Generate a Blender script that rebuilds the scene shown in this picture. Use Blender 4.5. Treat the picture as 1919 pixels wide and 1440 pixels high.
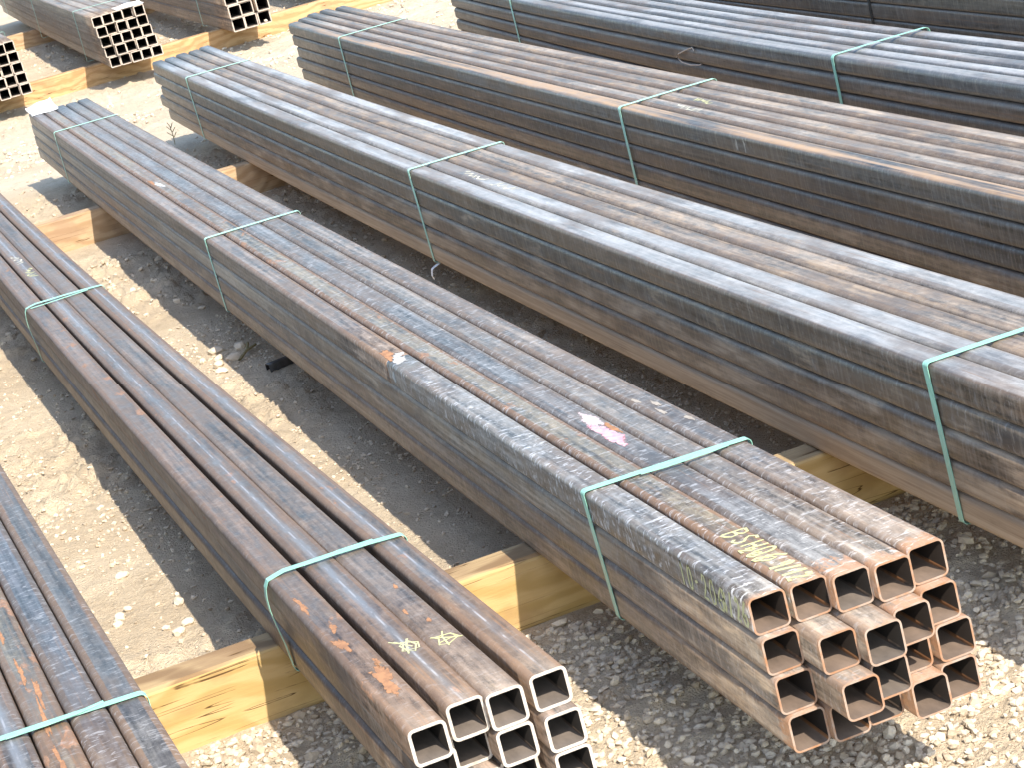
import bpy, math, random
import numpy as np
from mathutils import Matrix, Vector

for o in list(bpy.data.objects): bpy.data.objects.remove(o)
scene = bpy.context.scene
C = scene.collection
rnd = random.Random(7)
nrg = np.random.default_rng(11)

# ------------------------------------------------------------------ camera
# world axes: X across the bundles, Y along the bundles (away from the viewer), Z up, metres
CAM = Vector((-0.8764, -2.5351, 1.4012))
RIGHT = Vector((0.92112446, -0.30497824, -0.24190495))
UP = Vector((0.3060898, 0.18352995, 0.93414442))
FWD = Vector((0.24049692, 0.93450791, -0.26240466))
cd = bpy.data.cameras.new('camera'); cam = bpy.data.objects.new('camera', cd); C.objects.link(cam)
cd.sensor_fit = 'HORIZONTAL'; cd.sensor_width = 36.0; cd.lens = 4431.58 / 1919.0 * 36.0
cd.clip_start = 0.05; cd.clip_end = 3000.0
m = Matrix.Identity(4)
for i in range(3):
    m[i][0] = RIGHT[i]; m[i][1] = UP[i]; m[i][2] = -FWD[i]; m[i][3] = CAM[i]
cam.matrix_world = m
scene.camera = cam
scene.render.resolution_x = 1024; scene.render.resolution_y = 769

# ------------------------------------------------------------------ sky, sun, exposure
SUN = Vector((0.17, -1.0, 1.0)).normalized()        # towards the sun
w = bpy.data.worlds.new('World'); scene.world = w; w.use_nodes = True
nt = w.node_tree; nt.nodes.clear()
sky = nt.nodes.new('ShaderNodeTexSky'); sky.sky_type = 'NISHITA'; sky.sun_disc = False
sky.sun_elevation = math.asin(SUN.z); sky.sun_rotation = math.atan2(SUN.x, SUN.y)
sky.dust_density = 1.0; sky.air_density = 1.2
bg = nt.nodes.new('ShaderNodeBackground'); bg.inputs['Strength'].default_value = 0.15
wo = nt.nodes.new('ShaderNodeOutputWorld')
nt.links.new(sky.outputs[0], bg.inputs[0]); nt.links.new(bg.outputs[0], wo.inputs[0])
sl = bpy.data.lights.new('sun', 'SUN'); sl.energy = 3.35; sl.angle = math.radians(0.55); sl.color = (1.0, 0.91, 0.77)
so = bpy.data.objects.new('sun', sl); C.objects.link(so)
so.rotation_euler = SUN.to_track_quat('Z', 'Y').to_euler(); so.location = (0, -4, 8)
scene.view_settings.view_transform = 'Standard'
try: scene.view_settings.look = 'None'
except Exception: pass
scene.view_settings.exposure = 1.27; scene.view_settings.gamma = 1.0
scene.view_settings.use_curve_mapping = False

# ------------------------------------------------------------------ helpers
T = 0.1166            # top of the timber skids
S = 0.0503            # tube size
Q = 0.0513            # pitch of the stacked rows

def tag(o, label=None, cat=None, group=None, kind=None):
    if label: o['label'] = label
    if cat: o['category'] = cat
    if group: o['group'] = group
    if kind: o['kind'] = kind
    return o

def mesh(name, verts, faces, mats=(), idx=None, smooth=False):
    me = bpy.data.meshes.new(name)
    me.from_pydata([tuple(v) for v in verts], [], [tuple(f) for f in faces])
    for mm in mats: me.materials.append(mm)
    if idx is not None: me.polygons.foreach_set('material_index', np.asarray(idx, dtype=np.int32))
    if smooth: me.polygons.foreach_set('use_smooth', np.ones(len(me.polygons), dtype=bool))
    me.update(); return me

def link(name, me, parent=None, loc=(0, 0, 0)):
    o = bpy.data.objects.new(name, me); C.objects.link(o); o.location = loc
    if parent: o.parent = parent
    return o

# value noise on a lattice (for real relief)
_tab = nrg.random((256, 256))
def vnoise(x, y):
    xi = np.floor(x).astype(int); yi = np.floor(y).astype(int); fx = x - xi; fy = y - yi
    fx = fx * fx * (3 - 2 * fx); fy = fy * fy * (3 - 2 * fy)
    g = lambda a, b: _tab[a & 255, b & 255]
    return (g(xi, yi) * (1 - fx) + g(xi + 1, yi) * fx) * (1 - fy) + (g(xi, yi + 1) * (1 - fx) + g(xi + 1, yi + 1) * fx) * fy
def fbm(x, y, f, octs=4, gain=0.5):
    a = 1.0; r = 0; n = 0
    for k in range(octs):
        r = r + a * vnoise(x * f + 17.3 * k, y * f + 9.1 * k); n += a; a *= gain; f *= 2.03
    return r / n
def sstep(a, b, x):
    u = np.clip((x - a) / (b - a), 0, 1); return u * u * (3 - 2 * u)

# ------------------------------------------------------------------ node helpers
class G:
    def __init__(s, name):
        s.mat = bpy.data.materials.new(name); s.mat.use_nodes = True
        s.nt = s.mat.node_tree; s.nt.nodes.clear()
        s.out = s.nt.nodes.new('ShaderNodeOutputMaterial')
        s.bsdf = s.nt.nodes.new('ShaderNodeBsdfPrincipled')
        s.nt.links.new(s.bsdf.outputs[0], s.out.inputs[0])
    def n(s, t, **kw):
        nd = s.nt.nodes.new('ShaderNode' + t)
        for k, v in kw.items(): setattr(nd, k, v)
        return nd
    def put(s, sock, v):
        if isinstance(v, bpy.types.NodeSocket): s.nt.links.new(v, sock)
        elif isinstance(v, (int, float)):
            try: sock.default_value = v
            except TypeError: sock.default_value = (v, v, v)
        else:
            v = tuple(v)
            if len(sock.default_value) == 4 and len(v) == 3: v = v + (1.0,)
            sock.default_value = v
    def math(s, op, a, b=0.0, c=0.0, clamp=False):
        nd = s.n('Math', operation=op, use_clamp=clamp)
        s.put(nd.inputs[0], a); s.put(nd.inputs[1], b); s.put(nd.inputs[2], c); return nd.outputs[0]
    def vmath(s, op, a, b):
        nd = s.n('VectorMath', operation=op); s.put(nd.inputs[0], a); s.put(nd.inputs[1], b); return nd.outputs[0]
    def noise(s, vec, scale=(1, 1, 1), detail=4.0, rough=0.55, dist=0.0):
        v = s.vmath('MULTIPLY', vec, scale)
        nd = s.n('TexNoise'); s.put(nd.inputs['Vector'], v); nd.inputs['Scale'].default_value = 1.0
        nd.inputs['Detail'].default_value = detail; nd.inputs['Roughness'].default_value = rough
        nd.inputs['Distortion'].default_value = dist
        return nd.outputs['Fac'] if 'Fac' in nd.outputs else nd.outputs[0]
    def rng(s, v, a, b, c=0.0, d=1.0, smooth=True):
        nd = s.n('MapRange'); nd.interpolation_type = 'SMOOTHSTEP' if smooth else 'LINEAR'
        for k, x in zip(('Value', 'From Min', 'From Max', 'To Min', 'To Max'), (v, a, b, c, d)): s.put(nd.inputs[k], x)
        return nd.outputs[0]
    def mix(s, f, a, b, blend='MIX'):
        nd = s.n('Mix', data_type='RGBA', blend_type=blend)
        s.put(nd.inputs[0], f); s.put(nd.inputs[6], a); s.put(nd.inputs[7], b); return nd.outputs[2]
    def attr(s, name, kind='OBJECT'):
        nd = s.n('Attribute', attribute_type=kind, attribute_name=name); return nd.outputs['Fac']
    def bump(s, h, strength=0.3, dist=0.002):
        nd = s.n('Bump'); nd.inputs['Strength'].default_value = strength; nd.inputs['Distance'].default_value = dist
        s.put(nd.inputs['Height'], h); s.nt.links.new(nd.outputs[0], s.bsdf.inputs['Normal'])
    def set(s, **kw):
        for k, v in kw.items(): s.put(s.bsdf.inputs[k.replace('_', ' ')], v)
        return s.mat
    def objvec(s):
        tc = s.n('TexCoord'); oi = s.n('ObjectInfo')
        off = s.n('CombineXYZ')
        s.put(off.inputs[0], s.math('MULTIPLY', oi.outputs['Random'], 37.0))
        s.put(off.inputs[1], s.math('MULTIPLY', oi.outputs['Random'], 91.0))
        s.put(off.inputs[2], s.math('MULTIPLY', oi.outputs['Random'], 53.0))
        return tc.outputs['Object'], s.vmath('ADD', tc.outputs['Object'], off.outputs[0]), oi

# ------------------------------------------------------------------ materials
def steel_material():
    g = G('mill_scale_steel')
    oc, v, oi = g.objvec()
    base = oi.outputs['Color']
    streak = g.noise(v, (60, 0.9, 60), 4, 0.6)
    streak2 = g.noise(g.vmath('ADD', v, (3.1, 5.7, 1.3)), (150, 2.6, 150), 3, 0.6)
    mott = g.noise(v, (48, 17, 48), 6, 0.62)
    fine = g.noise(v, (420, 260, 420), 3, 0.6)
    patch = g.noise(g.vmath('ADD', v, (8.2, 1.9, 4.4)), (9, 1.6, 9), 4, 0.6)
    k = g.math('ADD', g.rng(streak, 0.28, 0.72, 0.35, 1.65, False), g.rng(mott, 0.3, 0.7, -0.42, 0.45, False))
    k = g.math('ADD', k, g.rng(fine, 0.3, 0.7, -0.22, 0.22, False))
    grain = g.noise(g.vmath('ADD', v, (9.3, 4.1, 6.6)), (120, 38, 120), 5, 0.7)
    k = g.math('ADD', k, g.rng(grain, 0.32, 0.68, -0.38, 0.38, False))
    k = g.math('MAXIMUM', g.math('ADD', k, g.rng(streak2, 0.32, 0.68, -0.36, 0.36, False)), 0.18)
    vm = g.n('VectorMath', operation='SCALE'); g.put(vm.inputs[0], base); g.put(vm.inputs['Scale'], k)
    col = vm.outputs[0]
    # paler upper face, amount set per tube
    geoT = g.n('NewGeometry'); sT = g.n('SeparateXYZ'); g.put(sT.inputs[0], geoT.outputs['Normal'])
    tv = g.n('VectorMath', operation='SCALE'); g.put(tv.inputs[0], (0.292, 0.290, 0.288)); g.put(tv.inputs['Scale'], g.math('MULTIPLY_ADD', k, 0.45, 0.52))
    col = g.mix(g.math('MULTIPLY', g.rng(sT.outputs[2], 0.72, 0.96), g.attr('pale_top')), col, tv.outputs[0])
    # brownish oxide in drifting patches and over the rounded corners
    brown = g.mix(mott, (0.068, 0.043, 0.029), (0.185, 0.128, 0.086))
    col = g.mix(g.math('MULTIPLY', g.rng(patch, 0.46, 0.62), 0.65), col, brown)
    dk = g.noise(g.vmath('ADD', v, (2.2, 7.9, 3.4)), (14, 2.2, 14), 5, 0.62)
    col = g.mix(g.math('MULTIPLY', g.rng(dk, 0.54, 0.66), 0.6), col, (0.045, 0.043, 0.045))
    corner = g.attr('corner', 'GEOMETRY')
    cm = g.math('MULTIPLY', g.rng(g.math('ADD', corner, g.math('MULTIPLY', g.math('SUBTRACT', mott, 0.5), 0.9)), 0.35, 0.85), g.attr('edge'))
    ecol = g.mix(g.math('MULTIPLY', g.attr('rust'), 1.1), brown, g.mix(fine, (0.16, 0.085, 0.045), (0.30, 0.15, 0.07)))
    col = g.mix(cm, col, ecol)
    dr = g.noise(g.vmath('ADD', v, (5.5, 2.1, 0.9)), (30, 130, 7), 4, 0.6)
    geo0 = g.n('NewGeometry'); s0 = g.n('SeparateXYZ'); g.put(s0.inputs[0], geo0.outputs['Normal'])
    side = g.rng(g.math('ABSOLUTE', s0.outputs[0]), 0.6, 0.9)
    col = g.mix(g.math('MULTIPLY', g.math('MULTIPLY', g.rng(dr, 0.45, 0.75), side), 0.4), col, (0.30, 0.25, 0.20))
    # long orange rust line along a top face
    bm = g.math('MULTIPLY', g.math('MULTIPLY', g.rng(s0.outputs[2], 0.55, 0.9), g.attr('band')), g.rng(g.math('ADD', streak, g.math('MULTIPLY', patch, 0.6)), 0.62, 0.9))
    col = g.mix(bm, col, g.mix(mott, (0.26, 0.15, 0.08), (0.50, 0.33, 0.18)))
    # dry dust and mud
    dn = g.noise(g.vmath('ADD', v, (1.7, 2.9, 7.7)), (30, 5.5, 30), 6, 0.66)
    dm = g.rng(g.math('ADD', dn, g.math('MULTIPLY', g.attr('dust'), 0.55)), 0.62, 0.92)
    col = g.mix(g.math('MULTIPLY', dm, 0.92), col, g.mix(g.rng(streak2, 0.3, 0.7), (0.33, 0.235, 0.15), (0.48, 0.365, 0.25)))
    # rust blooms: brown heart, orange rim
    rn = g.noise(g.vmath('ADD', v, (4.4, 0.3, 9.9)), (26, 7.5, 26), 7, 0.6, 0.3)
    ra = g.attr('rust')
    rv = g.math('ADD', rn, g.math('MULTIPLY', ra, 0.52))
    rm = g.math('MULTIPLY', g.rng(rv, 0.80, 0.85), 0.85)
    rc = g.mix(g.rng(rv, 0.83, 0.93), (0.34, 0.185, 0.105), (0.19, 0.12, 0.082))
    rc = g.mix(g.rng(fine, 0.42, 0.7), rc, (0.24, 0.115, 0.06))
    col = g.mix(g.math('MULTIPLY', rm, g.rng(ra, 0.02, 0.2)), col, rc)
    rs = g.noise(g.vmath('ADD', v, (7.7, 6.3, 1.1)), (190, 1.9, 190), 4, 0.6)
    rsm = g.math('MULTIPLY', g.rng(g.math('ADD', rs, g.math('MULTIPLY', ra, 0.22)), 0.60, 0.72), g.rng(patch, 0.38, 0.6, 0.15, 0.75))
    col = g.mix(rsm, col, g.mix(grain, (0.10, 0.058, 0.034), (0.27, 0.155, 0.085)))
    sy = g.n('SeparateXYZ'); g.put(sy.inputs[0], oc)
    en = g.math('SUBTRACT', g.math('MULTIPLY', g.attr('endrust'), g.math('ADD', grain, -0.18)), g.math('MULTIPLY', sy.outputs[1], 4.2))
    em = g.math('MULTIPLY', g.rng(en, 0.02, 0.16), g.rng(g.attr('endrust'), 0.0, 0.1))
    col = g.mix(g.math('MULTIPLY', em, 0.8), col, g.mix(fine, (0.15, 0.075, 0.038), (0.34, 0.17, 0.08)))
    # bright scuffs where the scale has flaked
    fn = g.noise(g.vmath('ADD', v, (6.1, 3.3, 2.2)), (58, 125, 58), 4, 0.6, 0.6)
    fl = g.attr('fleck')
    fm = g.math('MULTIPLY', g.rng(fn, 0.555, 0.655), fl)
    col = g.mix(fm, col, (0.56, 0.56, 0.57))
    sc = g.noise(g.vmath('ADD', v, (0.4, 8.3, 5.2)), (40, 70, 40), 4, 0.6)
    col = g.mix(g.math('MULTIPLY', g.rng(sc, 0.48, 0.72), g.math('MULTIPLY', fl, 0.55)), col, (0.36, 0.37, 0.39))
    # weld seam along the middle of one face: pale line in a blue heat tint
    sx = g.n('SeparateXYZ'); g.put(sx.inputs[0], oc)
    geo = g.n('NewGeometry'); sn = g.n('SeparateXYZ'); g.put(sn.inputs[0], geo.outputs['Normal'])
    dx = g.math('ABSOLUTE', sx.outputs[0])
    up = g.math('MULTIPLY', g.rng(sn.outputs[2], 0.6, 0.9), g.attr('seam'))
    halo = g.math('MULTIPLY', g.rng(g.math('ADD', dx, g.math('MULTIPLY', g.math('SUBTRACT', mott, 0.5), 0.014)), 0.001, 0.0095, 1.0, 0.0), up)
    col = g.mix(g.math('MULTIPLY', halo, g.rng(streak, 0.35, 0.65, 0.25, 0.8)), col, (0.175, 0.185, 0.20))
    ln = g.math('MULTIPLY', g.math('MULTIPLY', g.rng(dx, 0.0008, 0.0019, 1.0, 0.0), up), g.rng(mott, 0.40, 0.58))
    col = g.mix(g.math('MULTIPLY', ln, 0.45), col, (0.42, 0.43, 0.46))
    rough = g.math('ADD', g.rng(mott, 0.3, 0.7, 0.38, 0.60, False), g.math('MULTIPLY', g.math('ADD', g.math('ADD', rm, dm), cm), 0.25))
    g.bump(g.math('ADD', g.math('MULTIPLY', fine, 0.5), g.math('ADD', mott, g.math('MULTIPLY', rm, 0.5))), 0.35, 0.0012)
    g.set(Base_Color=col, Roughness=rough, Metallic=0.1, Specular_IOR_Level=0.5, IOR=1.62)
    return g.mat

def plain(name, c1, c2, scale=(60, 60, 60), rough=0.7, metallic=0.0, bump=0.2, spec=0.4):
    g = G(name); oc, v, oi = g.objvec()
    n = g.noise(v, scale, 5, 0.6)
    g.bump(n, bump, 0.002)
    g.set(Base_Color=g.mix(g.rng(n, 0.3, 0.7), c1, c2), Roughness=rough, Metallic=metallic, Specular_IOR_Level=spec)
    return g.mat

STEEL = steel_material()
CUT_BARE = plain('saw_cut_bare_steel', (0.42, 0.375, 0.33), (0.60, 0.555, 0.50), (160, 160, 160), 0.5, 0.1)
CUT_RUST = plain('saw_cut_rusted', (0.34, 0.275, 0.23), (0.30, 0.15, 0.075), (42, 42, 42), 0.75)
CUT_DULL = plain('saw_cut_dull', (0.36, 0.30, 0.25), (0.50, 0.43, 0.37), (60, 60, 60), 0.7)
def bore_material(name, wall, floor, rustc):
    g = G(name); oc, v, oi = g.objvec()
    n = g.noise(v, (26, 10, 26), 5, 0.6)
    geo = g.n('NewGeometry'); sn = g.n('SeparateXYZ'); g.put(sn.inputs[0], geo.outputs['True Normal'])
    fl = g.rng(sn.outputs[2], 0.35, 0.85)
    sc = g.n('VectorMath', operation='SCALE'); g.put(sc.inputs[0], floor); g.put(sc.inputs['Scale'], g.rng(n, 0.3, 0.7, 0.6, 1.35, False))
    col = g.mix(fl, wall, sc.outputs[0])  # pale floor and near-black walls paint in the bore's sun and shade
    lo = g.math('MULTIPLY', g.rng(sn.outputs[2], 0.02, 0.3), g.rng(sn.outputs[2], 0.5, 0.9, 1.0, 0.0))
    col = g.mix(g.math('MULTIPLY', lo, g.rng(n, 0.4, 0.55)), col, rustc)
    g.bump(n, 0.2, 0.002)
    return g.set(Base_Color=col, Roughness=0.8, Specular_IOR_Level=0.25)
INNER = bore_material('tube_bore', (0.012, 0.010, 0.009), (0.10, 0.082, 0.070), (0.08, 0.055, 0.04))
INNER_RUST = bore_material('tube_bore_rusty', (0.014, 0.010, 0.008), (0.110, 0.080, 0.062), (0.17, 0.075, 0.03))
STRAP = plain('green_plastic_strap', (0.21, 0.47, 0.36), (0.30, 0.56, 0.45), (60, 300, 60), 0.38, 0.0, 0.15, 0.5)
STRAP_PALE = plain('pale_plastic_strap', (0.26, 0.54, 0.43), (0.42, 0.62, 0.52), (60, 200, 60), 0.5, 0.0, 0.15, 0.5)  # paler, rougher variant of the green strap
STRAP_BLACK = plain('black_plastic_strap', (0.015, 0.015, 0.015), (0.03, 0.03, 0.03), (60, 60, 60), 0.45)
YELLOW = plain('yellow_paint_marker', (0.56, 0.52, 0.21), (0.50, 0.49, 0.26), (90, 90, 90), 0.6)
YELLOW2 = plain('pale_yellow_paint_marker', (0.46, 0.45, 0.22), (0.52, 0.50, 0.28), (90, 90, 90), 0.6)
CHALK = plain('pale_paint_marker', (0.48, 0.46, 0.36), (0.56, 0.54, 0.45), (90, 90, 90), 0.7)
PAPER = plain('white_label_sheet', (0.80, 0.79, 0.76), (0.86, 0.85, 0.83), (30, 30, 30), 0.7)
TWINE = plain('pale_twine', (0.50, 0.38, 0.29), (0.62, 0.50, 0.40), (200, 200, 200), 0.9)
DRY = plain('dry_plant', (0.20, 0.17, 0.08), (0.32, 0.27, 0.14), (60, 60, 60), 0.9)
BLACKP = plain('black_offcut', (0.035, 0.035, 0.037), (0.075, 0.073, 0.072), (60, 60, 60), 0.5)

def feathered(name, c1, c2, scale=(90, 60, 90), rough=0.75):
    g = G(name); oc, v, oi = g.objvec(); n = g.noise(v, scale, 5, 0.65); n2 = g.noise(g.vmath('ADD', v, (3, 5, 1)), (160, 110, 160), 4, 0.6)
    f = g.attr('fade', 'GEOMETRY')
    a = g.rng(g.math('ADD', f, g.math('MULTIPLY', g.math('SUBTRACT', n2, 0.5), 1.5)), 0.30, 0.52)
    tr = g.n('BsdfTransparent'); mx = g.n('MixShader'); g.put(mx.inputs[0], a)
    g.nt.links.new(tr.outputs[0], mx.inputs[1]); g.nt.links.new(g.bsdf.outputs[0], mx.inputs[2]); g.nt.links.new(mx.outputs[0], g.out.inputs[0])
    g.set(Base_Color=g.mix(g.rng(n, 0.35, 0.65), c1, c2), Roughness=rough, Specular_IOR_Level=0.3)
    return g.mat
PINK = feathered('pink_spray_paint', (0.66, 0.24, 0.30), (0.62, 0.40, 0.42))
PINK2 = feathered('faded_pink_spray_paint', (0.50, 0.38, 0.38), (0.40, 0.35, 0.36))
ORANGE = feathered('bare_orange_rust', (0.40, 0.20, 0.095), (0.27, 0.135, 0.07))
WHITE_CHIP = feathered('flaked_bright_metal', (0.44, 0.44, 0.42), (0.34, 0.34, 0.33))
FLAKE = feathered('pale_flaked_scale', (0.36, 0.32, 0.27), (0.30, 0.26, 0.22))
def ground_material():
    g = G('dusty_ground'); tc = g.n('TexCoord'); v = tc.outputs['Object']
    big = g.noise(v, (1.1, 1.9, 1), 4, 0.55); mid = g.noise(v, (14, 14, 14), 5, 0.6); fine = g.noise(v, (130, 130, 130), 5, 0.65)
    spk = g.noise(v, (330, 330, 330), 2, 0.5)
    col = g.mix(g.rng(big, 0.35, 0.65), (0.54, 0.44, 0.315), (0.62, 0.52, 0.385))
    col = g.mix(g.math('MULTIPLY', g.rng(mid, 0.48, 0.72), 0.55), col, (0.42, 0.335, 0.235))
    col = g.mix(g.math('MULTIPLY', g.rng(fine, 0.5, 0.75), 0.55), col, (0.36, 0.285, 0.20))
    col = g.mix(g.math('MULTIPLY', g.rng(spk, 0.60, 0.72), 0.6), col, (0.70, 0.63, 0.52))
    g.bump(g.math('ADD', g.math('MULTIPLY', mid, 1.2), g.math('ADD', fine, g.math('MULTIPLY', spk, 0.5))), 1.0, 0.009)
    return g.set(Base_Color=col, Roughness=0.95, Specular_IOR_Level=0.15)
GROUND = ground_material()

def stone_material():
    g = G('gravel_stone'); tc = g.n('TexCoord'); v = tc.outputs['Object']
    t = g.attr('tone', 'GEOMETRY'); n = g.noise(v, (190, 190, 190), 4, 0.6)
    col = g.mix(t, (0.36, 0.29, 0.215), (0.66, 0.585, 0.475))
    col = g.mix(g.math('MULTIPLY', g.rng(n, 0.4, 0.7), 0.35), col, (0.56, 0.46, 0.33))
    g.bump(n, 0.5, 0.002)
    return g.set(Base_Color=col, Roughness=0.9, Specular_IOR_Level=0.2)
STONE = stone_material()

def wood_material(name, light, dark, crack=(0.10, 0.055, 0.02)):
    g = G(name); oc, v, oi = g.objvec()
    warp = g.noise(v, (3.0, 6, 6), 3, 0.5)
    s3 = g.n('SeparateXYZ'); g.put(s3.inputs[0], v)
    # growth rings cut by the sawn face: long bands that swirl
    ring = g.math('SINE', g.math('ADD', g.math('MULTIPLY', s3.outputs[2], 150.0), g.math('MULTIPLY', warp, 34.0)))
    fib = g.noise(v, (9, 170, 170), 4, 0.6)
    col = g.mix(g.rng(ring, -0.7, 0.95), light, dark)
    col = g.mix(g.math('MULTIPLY', g.rng(fib, 0.42, 0.75), 0.45), col, dark)
    blot = g.noise(v, (7, 10, 10), 4, 0.6)
    col = g.mix(g.math('MULTIPLY', g.rng(blot, 0.46, 0.66), 0.65), col, (light[0] * 0.66, light[1] * 0.60, light[2] * 0.62))
    ck = g.noise(g.vmath('ADD', v, (2, 7, 3)), (0.9, 46, 40), 2, 0.4)
    cm = g.math('MULTIPLY', g.rng(g.math('ABSOLUTE', g.math('SUBTRACT', ck, 0.5)), 0.0015, 0.006, 1.0, 0.0), g.rng(blot, 0.40, 0.50))
    col = g.mix(cm, col, crack)
    g.bump(g.math('SUBTRACT', g.math('ADD', fib, g.math('MULTIPLY', ring, 0.12)), g.math('MULTIPLY', cm, 1.5)), 0.45, 0.002)
    return g.set(Base_Color=col, Roughness=0.8, Specular_IOR_Level=0.25)
WOOD_Y = wood_material('fresh_yellow_timber', (0.50, 0.355, 0.165), (0.41, 0.28, 0.11))
WOOD_T = wood_material('weathered_timber_top', (0.40, 0.29, 0.16), (0.23, 0.15, 0.08))
WOOD_P = wood_material('pale_brown_timber', (0.47, 0.34, 0.21), (0.36, 0.24, 0.135))
WOOD_O = wood_material('tan_timber', (0.52, 0.345, 0.18), (0.40, 0.245, 0.115))

# ------------------------------------------------------------------ ground
def relief(x, y):
    big = (fbm(x, y, 0.7, 3) - 0.5) * 0.02
    rough = sstep(0.40, 0.62, fbm(x * 0.6, y * 1.25, 1.35, 3)) * 0.9 + 0.18
    rough = np.where(y < 0.9, 0.55, rough)
    clod = np.abs(fbm(x, y, 12.0, 5, 0.62) - 0.5) * 2
    crumb = sstep(0.56, 0.66, fbm(x, y, 30.0, 3, 0.55))
    lump = sstep(0.55, 0.8, fbm(x, y, 9.0, 3, 0.5))
    h = big + rough * (0.030 * (clod - 0.35) + 0.016 * lump + 0.008 * crumb) + (fbm(x, y, 60, 2) - 0.5) * 0.005
    flat = np.ones_like(h)
    for yc in (1.06, 6.06, 11.44, 15.5): flat *= 0.15 + 0.85 * sstep(0.06, 0.22, np.abs(y - yc))
    return h * flat - 0.002
def grow(a, b, s0, k):
    v = [a]
    while v[-1] < b: v.append(v[-1] + s0 + k * max(0.0, v[-1] + 2.2))
    return v
ys = grow(-0.7, 16.5, 0.0035, 0.0021)
xs = list(np.arange(-1.45, 1.1, 0.0075)) + list(np.arange(1.1, 3.6, 0.022))
xs = [-1500, -400, -100, -30, -10, -5, -3, -2.1, -1.7] + xs + [3.9, 4.6, 6, 9, 16, 40, 120, 400, 1500]
ys = [-1500, -400, -100, -30, -10, -5, -3, -2, -1.3, -0.95] + ys + [17.5, 19, 22, 27, 35, 60, 140, 400, 1500]
X, Y = np.meshgrid(np.array(xs), np.array(ys))
inner = sstep(-1.7, -1.4, X) * (1 - sstep(3.4, 3.9, X)) * sstep(-0.95, -0.7, Y) * (1 - sstep(16, 17.5, Y))
Z = relief(X, Y) * inner - 0.002 * (1 - inner)
nx, ny = len(xs), len(ys)
co = np.stack([X, Y, Z], -1).reshape(-1, 3)
ii = (np.arange(ny - 1)[:, None] * nx + np.arange(nx - 1)[None, :]).reshape(-1)
fc = np.stack([ii, ii + 1, ii + nx + 1, ii + nx], -1)
def big_mesh(name, co, fc, mat, smooth=True):
    me = bpy.data.meshes.new(name); n = fc.shape[1]
    me.vertices.add(len(co)); me.vertices.foreach_set('co', co.astype(np.float32).ravel())
    me.loops.add(fc.size); me.loops.foreach_set('vertex_index', fc.astype(np.int32).ravel())
    me.polygons.add(len(fc)); me.polygons.foreach_set('loop_start', np.arange(0, fc.size, n, dtype=np.int32))
    me.polygons.foreach_set('loop_total', np.full(len(fc), n, dtype=np.int32))
    me.polygons.foreach_set('use_smooth', np.full(len(fc), smooth, dtype=bool))
    me.materials.append(mat); me.update(calc_edges=True); me.validate(); return me
gr = link('ground', big_mesh('ground', co, fc, GROUND)); tag(gr, kind='structure')

# gravel: crushed stone scattered through the dust (nobody could count it)
PH = (1 + 5 ** 0.5) / 2
ICO = np.array([(-1, PH, 0), (1, PH, 0), (-1, -PH, 0), (1, -PH, 0), (0, -1, PH), (0, 1, PH), (0, -1, -PH), (0, 1, -PH), (PH, 0, -1), (PH, 0, 1), (-PH, 0, -1), (-PH, 0, 1)]) / math.hypot(1, PH)
ICOF = np.array([(0, 11, 5), (0, 5, 1), (0, 1, 7), (0, 7, 10), (0, 10, 11), (1, 5, 9), (5, 11, 4), (11, 10, 2), (10, 7, 6), (7, 1, 8), (3, 9, 4), (3, 4, 2), (3, 2, 6), (3, 6, 8), (3, 8, 9), (4, 9, 5), (2, 4, 11), (6, 2, 10), (8, 6, 7), (9, 8, 1)])
def stones_mesh(name, px, py, rad, tone):
    n = len(px)
    tmpl = ICO[None] * (1 + nrg.uniform(-0.32, 0.22, (24, 12, 1)))
    v = tmpl[nrg.integers(0, 24, n)] * np.stack([nrg.uniform(0.75, 1.3, n), nrg.uniform(0.6, 1.0, n), nrg.uniform(0.45, 0.85, n)], -1)[:, None, :]
    a = nrg.uniform(0, 6.283, n); b = nrg.uniform(-0.5, 0.5, n)
    ca, sa, cb, sb = np.cos(a), np.sin(a), np.cos(b), np.sin(b)
    x, y, z = v[..., 0], v[..., 1], v[..., 2]
    y, z = y * cb[:, None] - z * sb[:, None], y * sb[:, None] + z * cb[:, None]
    x, y = x * ca[:, None] - y * sa[:, None], x * sa[:, None] + y * ca[:, None]
    v = np.stack([x, y, z], -1) * rad[:, None, None]
    v[..., 0] += px[:, None]; v[..., 1] += py[:, None]; v[..., 2] += (relief(px, py) + rad * nrg.uniform(0.05, 0.45, n))[:, None]
    f = (ICOF[None] + (np.arange(n) * 12)[:, None, None]).reshape(-1, 3)
    me = big_mesh(name, v.reshape(-1, 3), f, STONE, False)
    at = me.attributes.new('tone', 'FLOAT', 'POINT'); at.data.foreach_set('value', np.repeat(tone, 12).astype(np.float32))
    return me
def scatter(n, x0, x1, y0, y1, keep):
    px = nrg.uniform(x0, x1, n); py = nrg.uniform(y0, y1, n); k = nrg.random(n) < keep(px, py); return px[k], py[k]
L = []
px, py = scatter(21000, -1.0, 1.05, -0.45, 1.0, lambda x, y: 0.25 + 0.75 * sstep(0.3, 0.5, fbm(x, y, 2.5, 3))); L.append((px, py, nrg.uniform(0.0028, 0.0088, len(px)) * (1 + 0.5 * (nrg.random(len(px)) > 0.95))))
px, py = scatter(11000, -1.0, 0.7, 1.0, 4.2, lambda x, y: 0.28 + 0.7 * sstep(0.46, 0.62, fbm(x * 0.7, y, 2.2, 3))); L.append((px, py, nrg.uniform(0.0020, 0.0070, len(px))))
px, py = scatter(4500, -0.8, 1.2, 4.2, 9.5, lambda x, y: 0.1 + 0.8 * sstep(0.45, 0.6, fbm(x, y, 1.7, 3))); L.append((px, py, nrg.uniform(0.004, 0.013, len(px))))
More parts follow.
